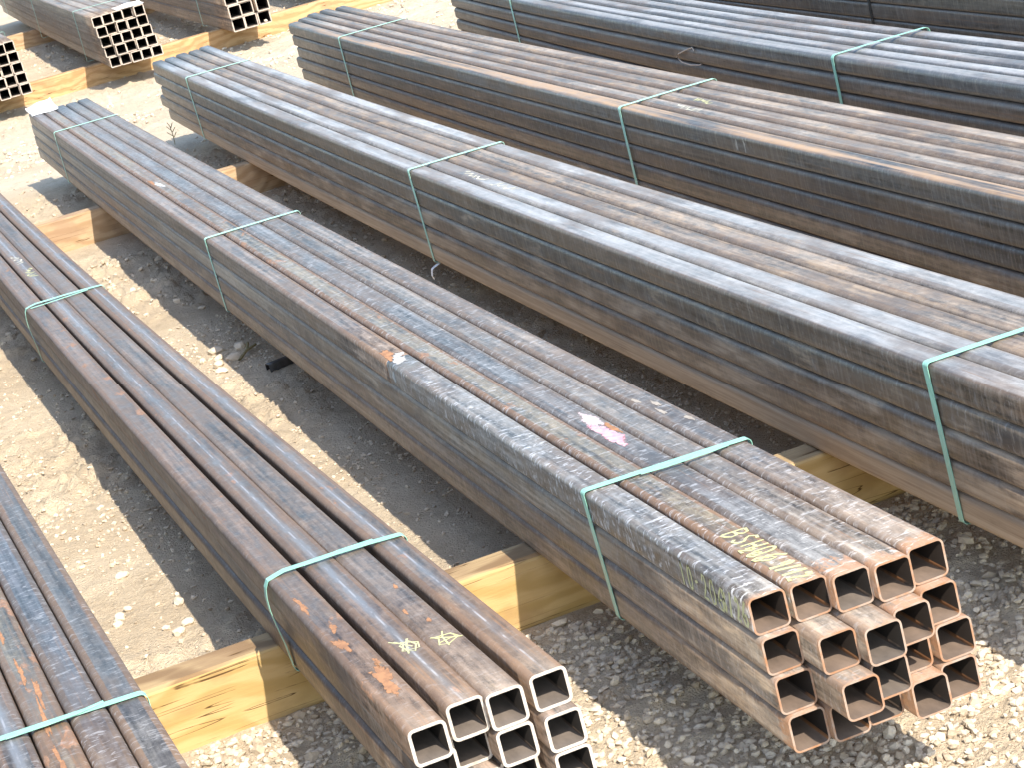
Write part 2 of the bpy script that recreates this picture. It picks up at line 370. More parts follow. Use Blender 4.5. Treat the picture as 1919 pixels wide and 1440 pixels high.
px, py = scatter(3500, -0.2, 3.0, 9.0, 15.5, lambda x, y: 0.15 + 0.8 * sstep(0.45, 0.6, fbm(x, y, 1.3, 3))); L.append((px, py, nrg.uniform(0.006, 0.016, len(px))))
px, py, rad = (np.concatenate(a) for a in zip(*L))
ok = np.ones(len(px), bool)
for yc in (1.06, 6.06, 11.44): ok &= np.abs(py - yc) > 0.055
px, py, rad = px[ok], py[ok], rad[ok]
gv = link('gravel', stones_mesh('gravel', px, py, rad, nrg.random(len(px)) ** 0.8))
tag(gv, 'pale crushed gravel scattered loosely over the dusty yard', 'gravel', kind='stuff')

# ------------------------------------------------------------------ timber skids
def timber(x0, x1, y0, dep, mats, label, tilt=0.0, group='timber skids carrying the tube bundles'):
    r = random.Random(int(x0 * 100 + y0 * 10)); n = max(6, int((x1 - x0) / 0.06)); V = []; F = []; I = []
    cb = 0.006
    for i in range(n + 1):
        x = x0 + (x1 - x0) * i / n; w = [r.uniform(-0.0015, 0.0015) for _ in range(8)]
        top = T - 0.0008 - (y0 > 5) * 0; b = -0.012
        prof = [(y0 + w[0], b), (y0 + w[1] + 0.0, top - cb), (y0 + cb * 0.4, top - cb * 0.4), (y0 + cb + w[2], top),
                (y0 + dep - cb, top), (y0 + dep - cb * 0.4, top - cb * 0.4), (y0 + dep + w[3], top - cb), (y0 + dep, b)]
        wn = 0.004 * max(0, math.sin(x * 9 + y0)) * (r.random() < 0.5)
        V += [(x - (x0 + x1) / 2, p - y0 - dep / 2 + tilt * (x - (x0 + x1) / 2), z - (wn if 0 < k < 3 else 0)) for k, (p, z) in enumerate(prof)]
    for i in range(n):
        for k in range(8):
            k2 = (k + 1) % 8; a = i * 8
            F.append((a + k, a + 8 + k, a + 8 + k2, a + k2)); I.append(1 if k in (2, 3, 4) else 0)
    F.append(tuple(range(8))); I.append(0)
    F.append(tuple(n * 8 + k for k in reversed(range(8)))); I.append(0)
    me = mesh('timber_skid', V, F, mats, I)
    o = link('timber_skid', me, None, ((x0 + x1) / 2, y0 + dep / 2, 0))
    return tag(o, label, 'timber', group)
timber(-1.30, 1.02, 1.018, 0.078, (WOOD_Y, WOOD_T), 'bright yellow timber skid under the bundles with open rusty and pale cut ends')
timber(1.07, 2.85, 1.03, 0.08, (WOOD_Y, WOOD_T), 'yellow timber skid under the bundles with orange edge and spaced top tubes')
timber(-0.95, 0.98, 6.02, 0.085, (WOOD_P, WOOD_P), 'pale brown timber skid under the far ends of the strapped bundles with yellow writing')
timber(1.03, 2.95, 6.03, 0.085, (WOOD_P, WOOD_P), 'pale brown timber skid hidden under the far ends of the orange-edged bundle')
timber(-0.35, 2.72, 11.40, 0.09, (WOOD_O, WOOD_O), 'long tan timber skid under the small-tube bundles that show stacked dark square ends')
timber(-0.30, 2.75, 15.42, 0.09, (WOOD_P, WOOD_P), 'dull brown timber skid far behind the long tan skid', 0.02)

# ------------------------------------------------------------------ tubes
def sag_z(y, A, yc=3.5, hw=2.5):
    u = (y - yc) / hw; return A * (min(u * u, 3.0) - 1)
_tm = {}
def tube_mesh(s, rad, wall, L, A, y0, cut, inner, yc=3.5, nsec=14):
    key = (s, rad, wall, round(L, 3), A, round(y0, 2), cut.name, inner.name, yc)
    if key in _tm: return _tm[key]
    h = s / 2
    def prof(h, r):
        p = []; c = []
        for q in range(4):
            a0 = math.pi / 2 * q; cx, cy = [(1, 1), (-1, 1), (-1, -1), (1, -1)][q]
            for k in range(5):
                a = a0 + math.pi / 8 * k
                p.append((cx * (h - r) + r * math.cos(a), cy * (h - r) + r * math.sin(a))); c.append(1.0)
            f = min(0.52 * h, 0.8 * (h - r))                       # two points on the flat that follows this corner
            fl = [((f, h), (-f, h)), ((-h, f), (-h, -f)), ((-f, -h), (f, -h)), ((h, -f), (h, f))][q]
            p += list(fl); c += [0.0, 0.0]
        return p, c
    po, cn = prof(h, rad); pi, _ = prof(h - wall, max(rad - wall, 0.0012)); n = len(po)
    V = []; F = []; I = []; W = []
    for i in range(nsec + 1):
        y = L * (i / nsec); dz = sag_z(y0 + y, A, yc) - 0.0
        V += [(x, y, z + dz) for x, z in po]; W += cn
    bi = len(V)
    for i in range(nsec + 1):
        y = L * (i / nsec); dz = sag_z(y0 + y, A, yc)
        V += [(x, y, z + dz) for x, z in pi]; W += [0] * n
    for i in range(nsec):
        for k in range(n):
            k2 = (k + 1) % n; a = i * n
            F.append((a + k, a + n + k, a + n + k2, a + k2)); I.append(0)
            a += bi
            F.append((a + k, a + k2, a + n + k2, a + n + k)); I.append(2)
    for k in range(n):
        k2 = (k + 1) % n
        F.append((k, k2, bi + k2, bi + k)); I.append(1)
        e = nsec * n
        F.append((e + k, bi + e + k, bi + e + k2, e + k2)); I.append(1)
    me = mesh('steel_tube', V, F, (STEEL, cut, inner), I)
    sm = np.array(I) != 1; me.polygons.foreach_set('use_smooth', sm)
    at = me.attributes.new('corner', 'FLOAT', 'POINT'); at.data.foreach_set('value', np.array(W, dtype=np.float32))
    _tm[key] = me
    return me

def tube(root, xl, y0, zb, L, slope=0.0, s=S, rad=0.0065, wall=0.0036, A=0.0, cut=CUT_DULL, inner=INNER, col=(.15, .14, .13),
         rust=0.1, dust=0.1, fleck=0.1, seam=0.0, edge=0.6, yc=3.5, band=0.0, pale_top=0.0, endrust=0.0):
    me = tube_mesh(s, rad, wall, L, A, y0, cut, inner, yc)
    o = bpy.data.objects.new('steel_tube', me); C.objects.link(o); o.parent = root
    o.location = (xl + s / 2 - root.location.x, y0 - root.location.y, zb + s / 2 - root.location.z)
    o.rotation_euler = (0, 0, -math.atan(slope))
    j = rnd.uniform(0.9, 1.12) * 0.82
    o.color = (col[0] * j * 1.09, col[1] * j, col[2] * j * 0.88, 1)
    o['rust'] = float(rust); o['dust'] = float(dust); o['fleck'] = float(fleck); o['seam'] = float(seam); o['edge'] = float(edge); o['band'] = float(band); o['pale_top'] = float(pale_top); o['endrust'] = float(endrust)
    return o

def strap(root, y, x0, x1, z0, z1, mat=STRAP, wid=0.0135, rad=0.006, bulge=0.0, tail=None, name='strap', skew=0.0, lean=0.0):
    """a ribbon round the bundle: closed loop in XZ, wid along Y"""
    o = 0.0014; x0 -= o; x1 += o; z0 -= o; z1 += o
    P = []
    def arc(cx, cz, a0):
        for k in range(6):
            a = a0 + math.pi / 2 * k / 5; P.append((cx + rad * math.cos(a), cz + rad * math.sin(a)))
    arc(x1 - rad, z1 - rad, 0)
    if bulge:
        w = x1 - x0
        for f in (0.25, 0.5, 0.7): P.append((x1 - w * f, z1 + bulge * 0.35 * math.sin(math.pi * f)))
        P += [(x0 + 0.030, z1 + bulge * 0.3), (x0 + 0.014, z1 - bulge * 0.1), (x0 + 0.002, z1 - 0.004), (x0 - bulge * 0.45, z1 - 0.014), (x0 - bulge * 0.8, z1 - 0.03), (x0 - bulge * 0.9, z1 - 0.05), (x0 - bulge * 0.6, z1 - 0.08), (x0 - bulge * 0.2, z1 - 0.11)]
    else:
        for f in (0.3, 0.6): P.append((x1 - (x1 - x0) * f, z1 + 0.0006))
        arc(x0 + rad, z1 - rad, math.pi / 2)
    arc(x0 + rad, z0 + rad, math.pi); arc(x1 - rad, z0 + rad, 1.5 * math.pi)
    P = [(px_ + lean * (z1 - pz_) / (z1 - z0), pz_) for px_, pz_ in P]
    n = len(P); V = []; F = []; th = 0.0009
    for i in range(n):
        ax, az = P[i - 1]; bx, bz = P[(i + 1) % n]; tx, tz = bx - ax, bz - az; l = math.hypot(tx, tz) or 1
        nx_, nz_ = tz / l, -tx / l
        px_, pz_ = P[i]; yy = skew * (px_ - x0)
        for sx_, sy_ in ((0, -1), (0, 1), (1, 1), (1, -1)):
            V.append((px_ + nx_ * th * sx_, yy + sy_ * wid / 2, pz_ + nz_ * th * sx_))
    for i in range(n):
        a = i * 4; b = ((i + 1) % n) * 4
        for k in range(4):
            k2 = (k + 1) % 4; F.append((a + k, a + k2, b + k2, b + k))
    V = [(vx - root.location.x, vy, vz - root.location.z) for vx, vy, vz in V]
    so_ = link(name, mesh(name, V, F, (mat,)), root, (0, y - root.location.y, 0))
    return so_

def strip_tail(root, pts, wid, mat, name='strap_tail'):
    pts = [Vector(p) for p in pts]; V = []; F = []
    for i, p in enumerate(pts):
        V += [p + Vector((0, -wid / 2, 0)), p + Vector((0, wid / 2, 0)), p + Vector((0, wid / 2, 0.0009)), p + Vector((0, -wid / 2, 0.0009))]
    for i in range(len(pts) - 1):
        a = i * 4
        for k in range(4): F.append((a + k, a + (k + 1) % 4, a + 4 + (k + 1) % 4, a + 4 + k))
    F += [(3, 2, 1, 0), (len(pts) * 4 - 4, len(pts) * 4 - 3, len(pts) * 4 - 2, len(pts) * 4 - 1)]
    V = [v - root.location for v in V]
    return link(name, mesh(name, V, F, (mat,)), root)

def marking(tb, strokes, wid, mat, face, u0, v0, name='paint_marking'):
    """handwriting on a tube: strokes are lists of (u, v) metres; u runs towards the near end, v up the letter.
    face 'top': v = +x ; face 'side': v = +z on the -x face"""
    h = S / 2; V = []; F = []; lift = 0.00045
    me = tb.data
    ys_ = [me.vertices[i * 28].co.y for i in range(15)]; zs_ = [me.vertices[i * 28].co.z for i in range(15)]
    # local height of the tube axis at y: profile vertex 0 sits at a constant offset from the axis
    zc = lambda y: float(np.interp(y, ys_, zs_)) - PROF0
    for si, st in enumerate(strokes):
        pts = []
        for (u, v) in st:
            y = u0 - u
            if face == 'top': pts.append(Vector((v0 + v, y, zc(y) + h + lift + si * 0.00003)))
            else: pts.append(Vector((-h - lift - si * 0.00003, y, zc(y) + v0 + v)))
        N = Vector((0, 0, 1)) if face == 'top' else Vector((-1, 0, 0))
        b = len(V)
        for i, p in enumerate(pts):
            d = pts[min(i + 1, len(pts) - 1)] - pts[max(i - 1, 0)]
            d = d.normalized() if d.length > 1e-9 else Vector((0, 1, 0))
            w_ = wid * rnd.uniform(0.75, 1.2); sd = d.cross(N).normalized() * w_ / 2
            V += [p - sd, p + sd]
        for i in range(len(pts) - 1): F.append((b + 2 * i, b + 2 * i + 1, b + 2 * i + 3, b + 2 * i + 2))
    return link(name, mesh(name, V, F, (mat,)), tb)
PROF0 = (S / 2 - 0.0085) + 0.0   # z of profile point 0 (start of first corner arc) relative to the axis
def blotch(tb, u0, v0, ru, rv, mat, name, seed=1, n=26, rough=0.35, lift=0.0004, face='top'):
    r = random.Random(seed); ph = [r.uniform(0, 6.28) for _ in range(5)]; V = []; h = S / 2
    me = tb.data; ys_ = [me.vertices[i * 28].co.y for i in range(15)]; zs_ = [me.vertices[i * 28].co.z for i in range(15)]
    zc = lambda y: float(np.interp(y, ys_, zs_)) - PROF0
    def P(u, v):
        y = u0 - u
        if face == 'top': return (max(-h + .006, min(h - .006, v0 + v)), y, zc(y) + h + lift)
        return (-h - lift, y, zc(y) + max(-h + .006, min(h - .006, v0 + v)))
    V.append(P(0, 0)); W = [1.0]
    for ring_, fd in ((0.55, 0.8), (1.0, 0.0)):
        for k in range(n):
            a = 6.2832 * k / n; q = 1 + rough * (0.5 * math.sin(2 * a + ph[0]) + 0.4 * math.sin(3 * a + ph[1]) + 0.35 * math.sin(5 * a + ph[2]) + 0.3 * math.sin(9 * a + ph[3]))
            V.append(P(1.2 * ring_ * ru * q * math.cos(a), 1.2 * ring_ * rv * q * math.sin(a))); W.append(fd)
    F = [(0, 1 + k, 1 + (k + 1) % n) for k in range(n)] + [(1 + k, 1 + n + k, 1 + n + (k + 1) % n, 1 + (k + 1) % n) for k in range(n)]
    if face != 'top': F = [f[::-1] for f in F]
    me2 = mesh(name, V, F, (mat,)); at = me2.attributes.new('fade', 'FLOAT', 'POINT'); at.data.foreach_set('value', np.array(W, dtype=np.float32))
    return link(name, me2, tb)

def root(name, label, x, y, cat='tube bundle', group='strapped bundles of square steel tube'):
    o = bpy.data.objects.new(name, None); o.empty_display_size = 0.1; C.objects.link(o); o.location = (x, y, T)
    return tag(o, label, cat, group)

GREY = (.200, .208, .220); BLUE = (.135, .150, .178); BROWN = (.150, .118, .096); DARK = (.060, .057, .056)
BLACKB = (.050, .056, .068); PALE = (.300, .308, .318); TAUPE = (.235, .200, .172); OLIVE = (.185, .170, .138)

# ---- bundle C : rusty ends, yellow writing, pink blotch ---------------------------------------
LC = 7.72; AC = 0.008
rc = root('tube_bundle', 'twenty-tube bundle with rusty open ends, yellow handwriting and a pink paint blotch', 0.128, 0.0)
nearC = {(1, 1): (.000, .024), (1, 2): (.055, .019), (1, 3): (.1045, .001), (1, 4): (.155, -.013), (1, 5): (.208, .000),
         (2, 1): (.001, .013), (2, 2): (.052, -.043), (2, 3): (.1032, -.067), (2, 4): (.1545, -.043), (2, 5): (.2065, -.015),
         (3, 1): (.003, .004), (3, 2): (.0545, -.080), (3, 3): (.106, -.054), (3, 4): (.1575, -.012), (3, 5): (.2155, -.017),
         (4, 1): (.006, -.003), (4, 2): (.057, -.015), (4, 3): (.1085, -.005), (4, 4): (.1600, -.037), (4, 5): (.2113, -.018)}
colC = {1: GREY, 2: OLIVE, 3: (.150, .165, .190), 4: (.180, .172, .168), 5: (.190, .172, .162)}
tubesC = {}
for (r, c), (x, y) in nearC.items():
    far = (c - 1) * 0.0520 + (0.0 if r > 1 else 0.0)
    L_ = LC + rnd.uniform(-0.06, 0.05); sl_ = (far - x) / LC
    kw = dict(A=AC, cut=CUT_RUST, inner=INNER_RUST if (r * 3 + c) % 3 else INNER, wall=0.0027, rad=0.0085, endrust=rnd.choice((.3, .6, .9)))
    if r == 1 and c == 1:
        ysp = 1.766
        tubesC[(1, 1)] = tube(rc, x, y, T + 3 * Q, ysp - y - 0.002, sl_, col=GREY, rust=0.02, dust=0.0, fleck=0.75, edge=0.25, **kw)
        tubesC[(1, 0)] = tube(rc, x + sl_ * (ysp - y), ysp + 0.002, T + 3 * Q, LC - ysp - 0.02, sl_, col=(.19, .168, .160), rust=0.22, dust=0.05, fleck=0.18, edge=0.7, **kw)
        continue
    if r == 1:
        p = {2: dict(rust=.34, fleck=.45, edge=.95), 3: dict(rust=.08, fleck=.42, edge=.35), 4: dict(rust=.12, fleck=.36, edge=.5), 5: dict(rust=.10, fleck=.38, edge=.5)}[c]
        col = colC[c]
    else:
        p = dict(rust=.25 if c > 1 else .1, fleck=.12, edge=.6, dust=.28 if c == 1 else .1); col = (.185, .160, .140) if c > 1 else [(0), (0), (.235, .222, .205), (.215, .195, .180), (.195, .170, .15)][r]
    tubesC[(r, c)] = tube(rc, x, y, T + (4 - r) * Q, L_, sl_, col=col, **{**dict(dust=.02), **p}, **kw)
def strapsC():
    W = 4 * 0.0520 + S
    for i, (y, mt, wd) in enumerate(((0.625, STRAP, .0155), (3.64, STRAP_PALE, .0155), (6.83, STRAP_PALE, .0155))):
        z = sag_z(y, AC); dxn = 0.0015 * (1 - y / LC)
        strap(rc, y, -0.001, 0.2585 + 0.0015, T + z, T + 4 * Q + z, mt, wd, skew=-0.06 if i == 0 else -0.02, lean=.0085 * (1 - y / LC))
    z = T + 4 * Q + sag_z(.6, AC)
    strip_tail(rc, [(.085, .606, z + .0032), (.115, .596, z + .0045), (.15, .590, z + .006), (.19, .592, z + .005), (.225, .600, z + .0032)], .006, STRAP)
strapsC()

# stroke alphabet (unit cell 0..1)
def ring(cx, cy, rx, ry, a0=0.0, a1=6.5, n=12): return [(cx + rx * math.cos(a0 + (a1 - a0) * k / n), cy + ry * math.sin(a0 + (a1 - a0) * k / n)) for k in range(n + 1)]
GL = {'B': [[(0, 0), (0, 1)], [(0, 1), (.5, .95), (.6, .75), (.4, .55), (0, .5)], [(0, .5), (.6, .45), (.7, .2), (.4, 0), (0, 0)]],
      'S': [[(.7, .9), (.4, 1), (.1, .8), (.3, .55), (.65, .4), (.65, .1), (.3, 0), (0, .12)]],
      'H': [[(0, 0), (.05, 1)], [(.6, 0), (.65, 1)], [(0, .5), (.62, .5)]],
      '0': [ring(.35, .5, .33, .5, 1.6, 8.1)], '6': [[(.6, 1), (.2, .7), (.02, .3), (.2, .02), (.5, .02), (.65, .25), (.5, .48), (.2, .42), (.05, .25)]],
      '9': [[(.6, .7), (.4, .5), (.1, .6), (.1, .9), (.4, 1), (.62, .8), (.5, .3), (.35, 0)]], '/': [[(0, 0), (.5, 1.05)]],
      '1': [[(.1, .75), (.32, 1), (.3, 0)]], '2': [[(.05, .75), (.2, .98), (.5, .95), (.6, .7), (.3, .35), (0, .02), (.65, .05)]],
      '8': [[(.5, .9), (.2, .95), (.1, .75), (.55, .3), (.4, .02), (.1, .1), (.15, .4), (.55, .7), (.5, .9)]], '-': [[(.05, .48), (.5, .52)]], '5': [[(.6, 1), (.1, .95), (.08, .55), (.5, .55), (.6, .25), (.35, 0), (0, .1)]], ' ': []}
def write(text, h, adv, jit=0.05, slant=0.15):
    st = []; u = 0
    for ch in text:
        for s_ in GL[ch]:
            st.append([(u + (x + slant * y + rnd.uniform(-jit, jit)) * adv * 0.85, (y + rnd.uniform(-jit, jit)) * h) for x, y in s_])
        u += adv
    return st
marking(tubesC[(1, 2)], write('BSH06', .033, .031), .0046, YELLOW, 'top', .245, -.012)
marking(tubesC[(1, 2)], write('9/12', .032, .019), .0068, YELLOW, 'top', .082, -.017)
marking(tubesC[(1, 2)], write('206', .018, .022), .0050, YELLOW, 'top', .170, -.019)
marking(tubesC[(1, 1)], write('10-206', .034, .026), .0038, YELLOW2, 'side', .235, -.016)
marking(tubesC[(1, 1)], write('8/26', .034, .022), .0052, YELLOW2, 'side', .092, -.016)
t3 = tubesC[(1, 3)]
blotch(t3, .850, -.003, .070, .015, PINK, 'paint_blotch', 3); blotch(t3, .955, .004, .06, .012, PINK2, 'paint_blotch', 5, lift=.0003)
blotch(t3, .880, .013, .035, .006, ORANGE, 'rust_blotch', 8, lift=.0005)
t1 = tubesC[(1, 0)]
blotch(t1, .04, -.010, .045, .012, ORANGE, 'rust_blotch', 9); blotch(t1, .012, .008, .018, .012, WHITE_CHIP, 'flaked_patch', 10, lift=.0005)
blotch(tubesC[(1, 1)], 1.715, -.004, .030, .016, WHITE_CHIP, 'flaked_patch', 12); blotch(tubesC[(1, 1)], 1.735, -.018, .012, .006, ORANGE, 'rust_blotch', 13, lift=.0005)
blotch(tubesC[(1, 1)], 1.70, .0, .012, .014, WHITE_CHIP, 'flaked_patch', 14, face='side')
blotch(tubesC[(1, 2)], 4.78, -.004, .075, .010, WHITE_CHIP, 'flaked_patch', 15); blotch(tubesC[(1, 2)], 4.86, -.016, .06, .007, ORANGE, 'rust_blotch', 16, lift=.0005)
for k, (u, v) in enumerate(((.93, .004), (.88, -.006), (.80, .010), (.98, -.012))):
    blotch(tubesC[(1, 5)], u, v, .022, .004, FLAKE, 'flaked_patch', 20 + k)

# ---- bundle B : loose, clean pale cut ends -----------------------------------------------------
AB = 0.022; LB = 7.4
rb = root('tube_bundle', 'loosely strapped bundle with clean pale cut ends and two yellow scribbled marks', -0.345, 0.1)
xB = {1: -.436, 2: -.376, 3: -.327, 4: -.2655}; yB = {(1, 1): .098, (1, 2): .133, (1, 3): .121, (1, 4): .130, (2, 1): .130, (2, 2): .168, (2, 3): .122, (2, 4): .112, (3, 4): .112, (3, 3): .15, (3, 1): .14, (3, 2): .14}
tubesB = {}
for r in range(1, 4):
    for c in range(1, 5):
        x = xB[c] + (0.008 if (c == 1 and r == 2) else 0.003 if (c == 1 and r > 2) else 0) + (r - 1) * 0.001
        far = -.3425 - (5 - c) * 0.0516
        y = yB.get((r, c), rnd.uniform(.1, .14))
        p = dict(col=(.135, .104, .088), rust=.10, dust=.05, fleck=.07, edge=.45)
        if r == 1: p = {1: dict(col=(.140, .108, .092), rust=.36, dust=.05, fleck=.10, edge=.5), 2: dict(col=(.125, .104, .096), rust=.30, dust=0, fleck=.07, seam=1, edge=.6),
                        3: dict(col=(.130, .108, .096), rust=.12, dust=.02, fleck=.10, edge=.4), 4: dict(col=(.145, .115, .096), rust=.28, dust=.1, fleck=.05, seam=1, edge=.8)}[c]
        elif c == 1: p = dict(col=[0, 0, (.085, .090, .10), (.11, .09, .075), (.10, .082, .07)][r], rust=.05, dust=.2 if r > 2 else .05, fleck=.1, edge=.5)
        tubesB[(r, c)] = tube(rb, x, y, T + (3 - r) * Q, LB, (far - x) / LB, A=AB, cut=CUT_BARE, wall=0.0043, rad=0.0085, **p)
def bx(y):
    u = (y - .12) / LB; return (xB[1] + (-.5489 - xB[1]) * u, xB[4] + S + (-.3941 - xB[4]) * u)
for y, mt, bu in ((0.878, STRAP, .009), (3.80, STRAP, .007), (6.7, STRAP_PALE, .0)):
    a, b = bx(y); z = sag_z(y, AB)
    strap(rb, y, a, b + .0005, T + z, T + 3 * Q + z, mt, .0165, rad=.008, bulge=bu, skew=-.05, lean=.005 * (1 - y / LB))
a, b = bx(3.78); z = T + 3 * Q + sag_z(3.78, AB)
strip_tail(rb, [(a + .01, 3.765, z + .001), (a + .05, 3.752, z + .004), (a + .10, 3.758, z + .004), (a + .17, 3.775, z + .0025)], .007, STRAP)
a, b = bx(.878); z = T + 3 * Q + sag_z(.878, AB)
strip_tail(rb, [(b - .045, .880, z + .0028), (b - .10, .877, z + .0045), (b - .16, .871, z + .004)], .010, STRAP)
PROF0 = (S / 2 - 0.0085)
star1 = [[(0, .004), (.020, .012), (.045, .004), (.060, .018), (.035, .026), (.012, .020), (.022, .006), (.048, .010), (.052, .026), (.030, .030), (.010, .010)], [(-.006, -.002), (.012, .008), (.040, .020)], [(.004, .022), (.030, .014), (.062, .008)]]
star2 = [[(.010, 0), (.014, .022), (.034, .028), (.050, .010), (.044, -.002), (.020, .004), (.010, 0)], [(-.004, .016), (.018, .010), (.056, .008)], [(.006, -.004), (.030, .018), (.040, .032)], [(.030, .027), (.036, .000)]]
marking(tubesB[(1, 2)], star1, .0030, YELLOW2, 'top', .285, -.014)
marking(tubesB[(1, 3)], star2, .0030, YELLOW, 'top', .270, -.012)
def scrib(n, lu, lv, seed):
    r = random.Random(seed); return [[(lu * (k + r.uniform(-.8, .8)) / (4 * n), r.uniform(0, lv)) for k in range(4 * n + 1)]]
marking(tubesB[(1, 2)], scrib(3, .14, .026, 4), .006, CHALK, 'top', 4.52, -.014)
marking(tubesB[(1, 2)], scrib(4, .16, .03, 5), .006, YELLOW2, 'top', 4.26, -.014)
for k, (u, v) in enumerate(((.52, .008), (.40, -.012), (.335, .004))): blotch(tubesB[(1, 3)], u, v, .012, .003, ORANGE, 'rust_blotch', 40 + k)
for k, (u, v, a_, b_) in enumerate(((.60, -.012, .040, .005), (.46, .0, .022, .005), (.38, -.008, .035, .008), (.20, .004, .06, .012), (.27, .012, .018, .004))): blotch(tubesB[(1, 1)], u, v, a_, b_, ORANGE, 'rust_blotch', 60 + k, rough=.5, lift=.0003)

# ---- bundle A : blue-black with orange streaks ---------------------------------------------------
AA = 0.010
ra_ = root('tube_bundle', 'bundle of blue-black tubes streaked with bright orange rust under a doubled green strap', -0.82, -0.05)
tubesA = {}
for r in range(1, 5):
    for c in range(1, 6):
        x = -.686 - (6 - c) * 0.0516; p = dict(col=BLACKB, rust=.08, dust=.05, fleck=.25, edge=.5)
        if r == 1: p = {5: dict(col=(.085, .088, .095), rust=.12, fleck=.22, edge=.95, dust=0), 4: dict(col=(.078, .092, .120), rust=.04, fleck=.32, edge=.55, dust=0),
                        3: dict(col=(.105, .098, .082), rust=.44, fleck=.15, edge=.5, dust=0), 2: dict(col=(.090, .095, .105), rust=.40, fleck=.25, seam=1, edge=.4, dust=0), 1: dict(col=(.085, .09, .10), rust=.30, fleck=.2, edge=.5, dust=0)}[c]
        tubesA[(r, c)] = tube(ra_, x, -.05 + rnd.uniform(-.03, .03), T + (4 - r) * Q, 7.3, -.025, A=AA, cut=CUT_DULL, rad=.0095, **p)
for y in (0.447, 3.5, 6.6):
    xr = -.686 - .025 * (y + .05); z = sag_z(y, AA)
    strap(ra_, y, xr - .258, xr - .0003, T + z, T + 4 * Q + z, STRAP, .0155, rad=.009, skew=-.06)
z = T + 4 * Q + sag_z(.447, AA)
strip_tail(ra_, [(-.752, .443, z + .003), (-.790, .431, z + .0042), (-.830, .428, z + .0042), (-.885, .434, z + .003)], .008, STRAP)
PROF0 = (S / 2 - 0.0095)
for k, (u, v, a_) in enumerate(((.72, -.004, .05), (.62, .006, .06), (.93, -.008, .05), (.50, -.002, .07), (1.2, .002, .05), (.33, -.006, .05))): blotch(tubesA[(1, 3)], u, v, a_, .004, ORANGE, 'rust_blotch', 80 + k, rough=.6)
PROF0 = (S / 2 - 0.0065)

# ---- bundle D : pale tops, tan lower side -------------------------------------------------------
AD = 0.0117
rd = root('tube_bundle', 'five-high bundle with pale grey top tubes and a tan lower side', 0.65, -0.05)
tubesD = {}
for r in range(1, 6):
    for c in range(1, 6):
        x = .515 + (c - 1) * 0.0522 + (r - 1) * .0008 + (rnd.uniform(0, .0032) if r > 1 else 0)
        p = dict(col=TAUPE, rust=.1, dust=.1, fleck=.1, edge=.4)
        if r == 1: p = {1: dict(col=(.092, .072, .060), rust=.04, dust=.02, fleck=.12, edge=.1, pale_top=1.0), 2: dict(col=(.30, .31, .318), rust=.02, dust=.05, fleck=.12, edge=.3, pale_top=1.0), 3: dict(col=TAUPE, rust=.05, dust=.22, fleck=.08, edge=.4),
                        4: dict(col=(.250, .212, .180), rust=.08, dust=.22, fleck=.08, edge=.4), 5: dict(col=PALE, rust=.02, dust=.08, fleck=.1, edge=.4, pale_top=.8)}[c]
        elif c == 1: p = {2: dict(col=(.058, .054, .053), rust=.05, dust=.22, fleck=.12, edge=.1), 3: dict(col=(.135, .104, .080), rust=.12, dust=.36, fleck=.05, edge=.3), 4: dict(col=(.15, .118, .090), rust=.12, dust=.42, fleck=.05, edge=.5), 5: dict(col=(.23, .185, .14), rust=.05, dust=.85, fleck=.0, edge=.1)}[r]  # tan of the lower rows holds dust and painted light bounced off the ground
        if r == 1 and c == 1: pass
        tubesD[(r, c)] = tube(rd, x, -.05 + rnd.uniform(-.03, .03), T + (5 - r) * Q, 7.85 + rnd.uniform(-.06, .05), .0085 + (c - 3) * .0004, A=AD, cut=CUT_DULL, rad=.0105, **p)
for y, mt in ((0.512, STRAP), (3.467, STRAP_PALE), (6.9, STRAP_PALE)):
    x = .515 + .0077 * (y + .05); z = sag_z(y, AD); wd = 4 * .0522 + S + .0032 + .0016 * (y / 4)
    strap(rd, y, x - .0005, x + wd + .001, T + z, T + 5 * Q + z, mt, .0155, skew=-.03, lean=.0068)
xs_ = .515 + .0077 * 3.5; zb = T + sag_z(3.467, AD)
strip_tail(rd, [(xs_ + .02, 3.46, zb - .004), (xs_ - .004, 3.45, zb - .010), (xs_ - .014, 3.44, zb - .012), (xs_ - .020, 3.43, zb - .026), (xs_ - .018, 3.425, zb - .036)], .016, PAPER)
PROF0 = (S / 2 - 0.0105)
marking(tubesD[(1, 2)], scrib(4, .18, .026, 14), .0055, CHALK, 'top', 3.25, -.014)
marking(tubesD[(1, 2)], scrib(4, .16, .028, 15), .0055, CHALK, 'top', 3.00, -.014)

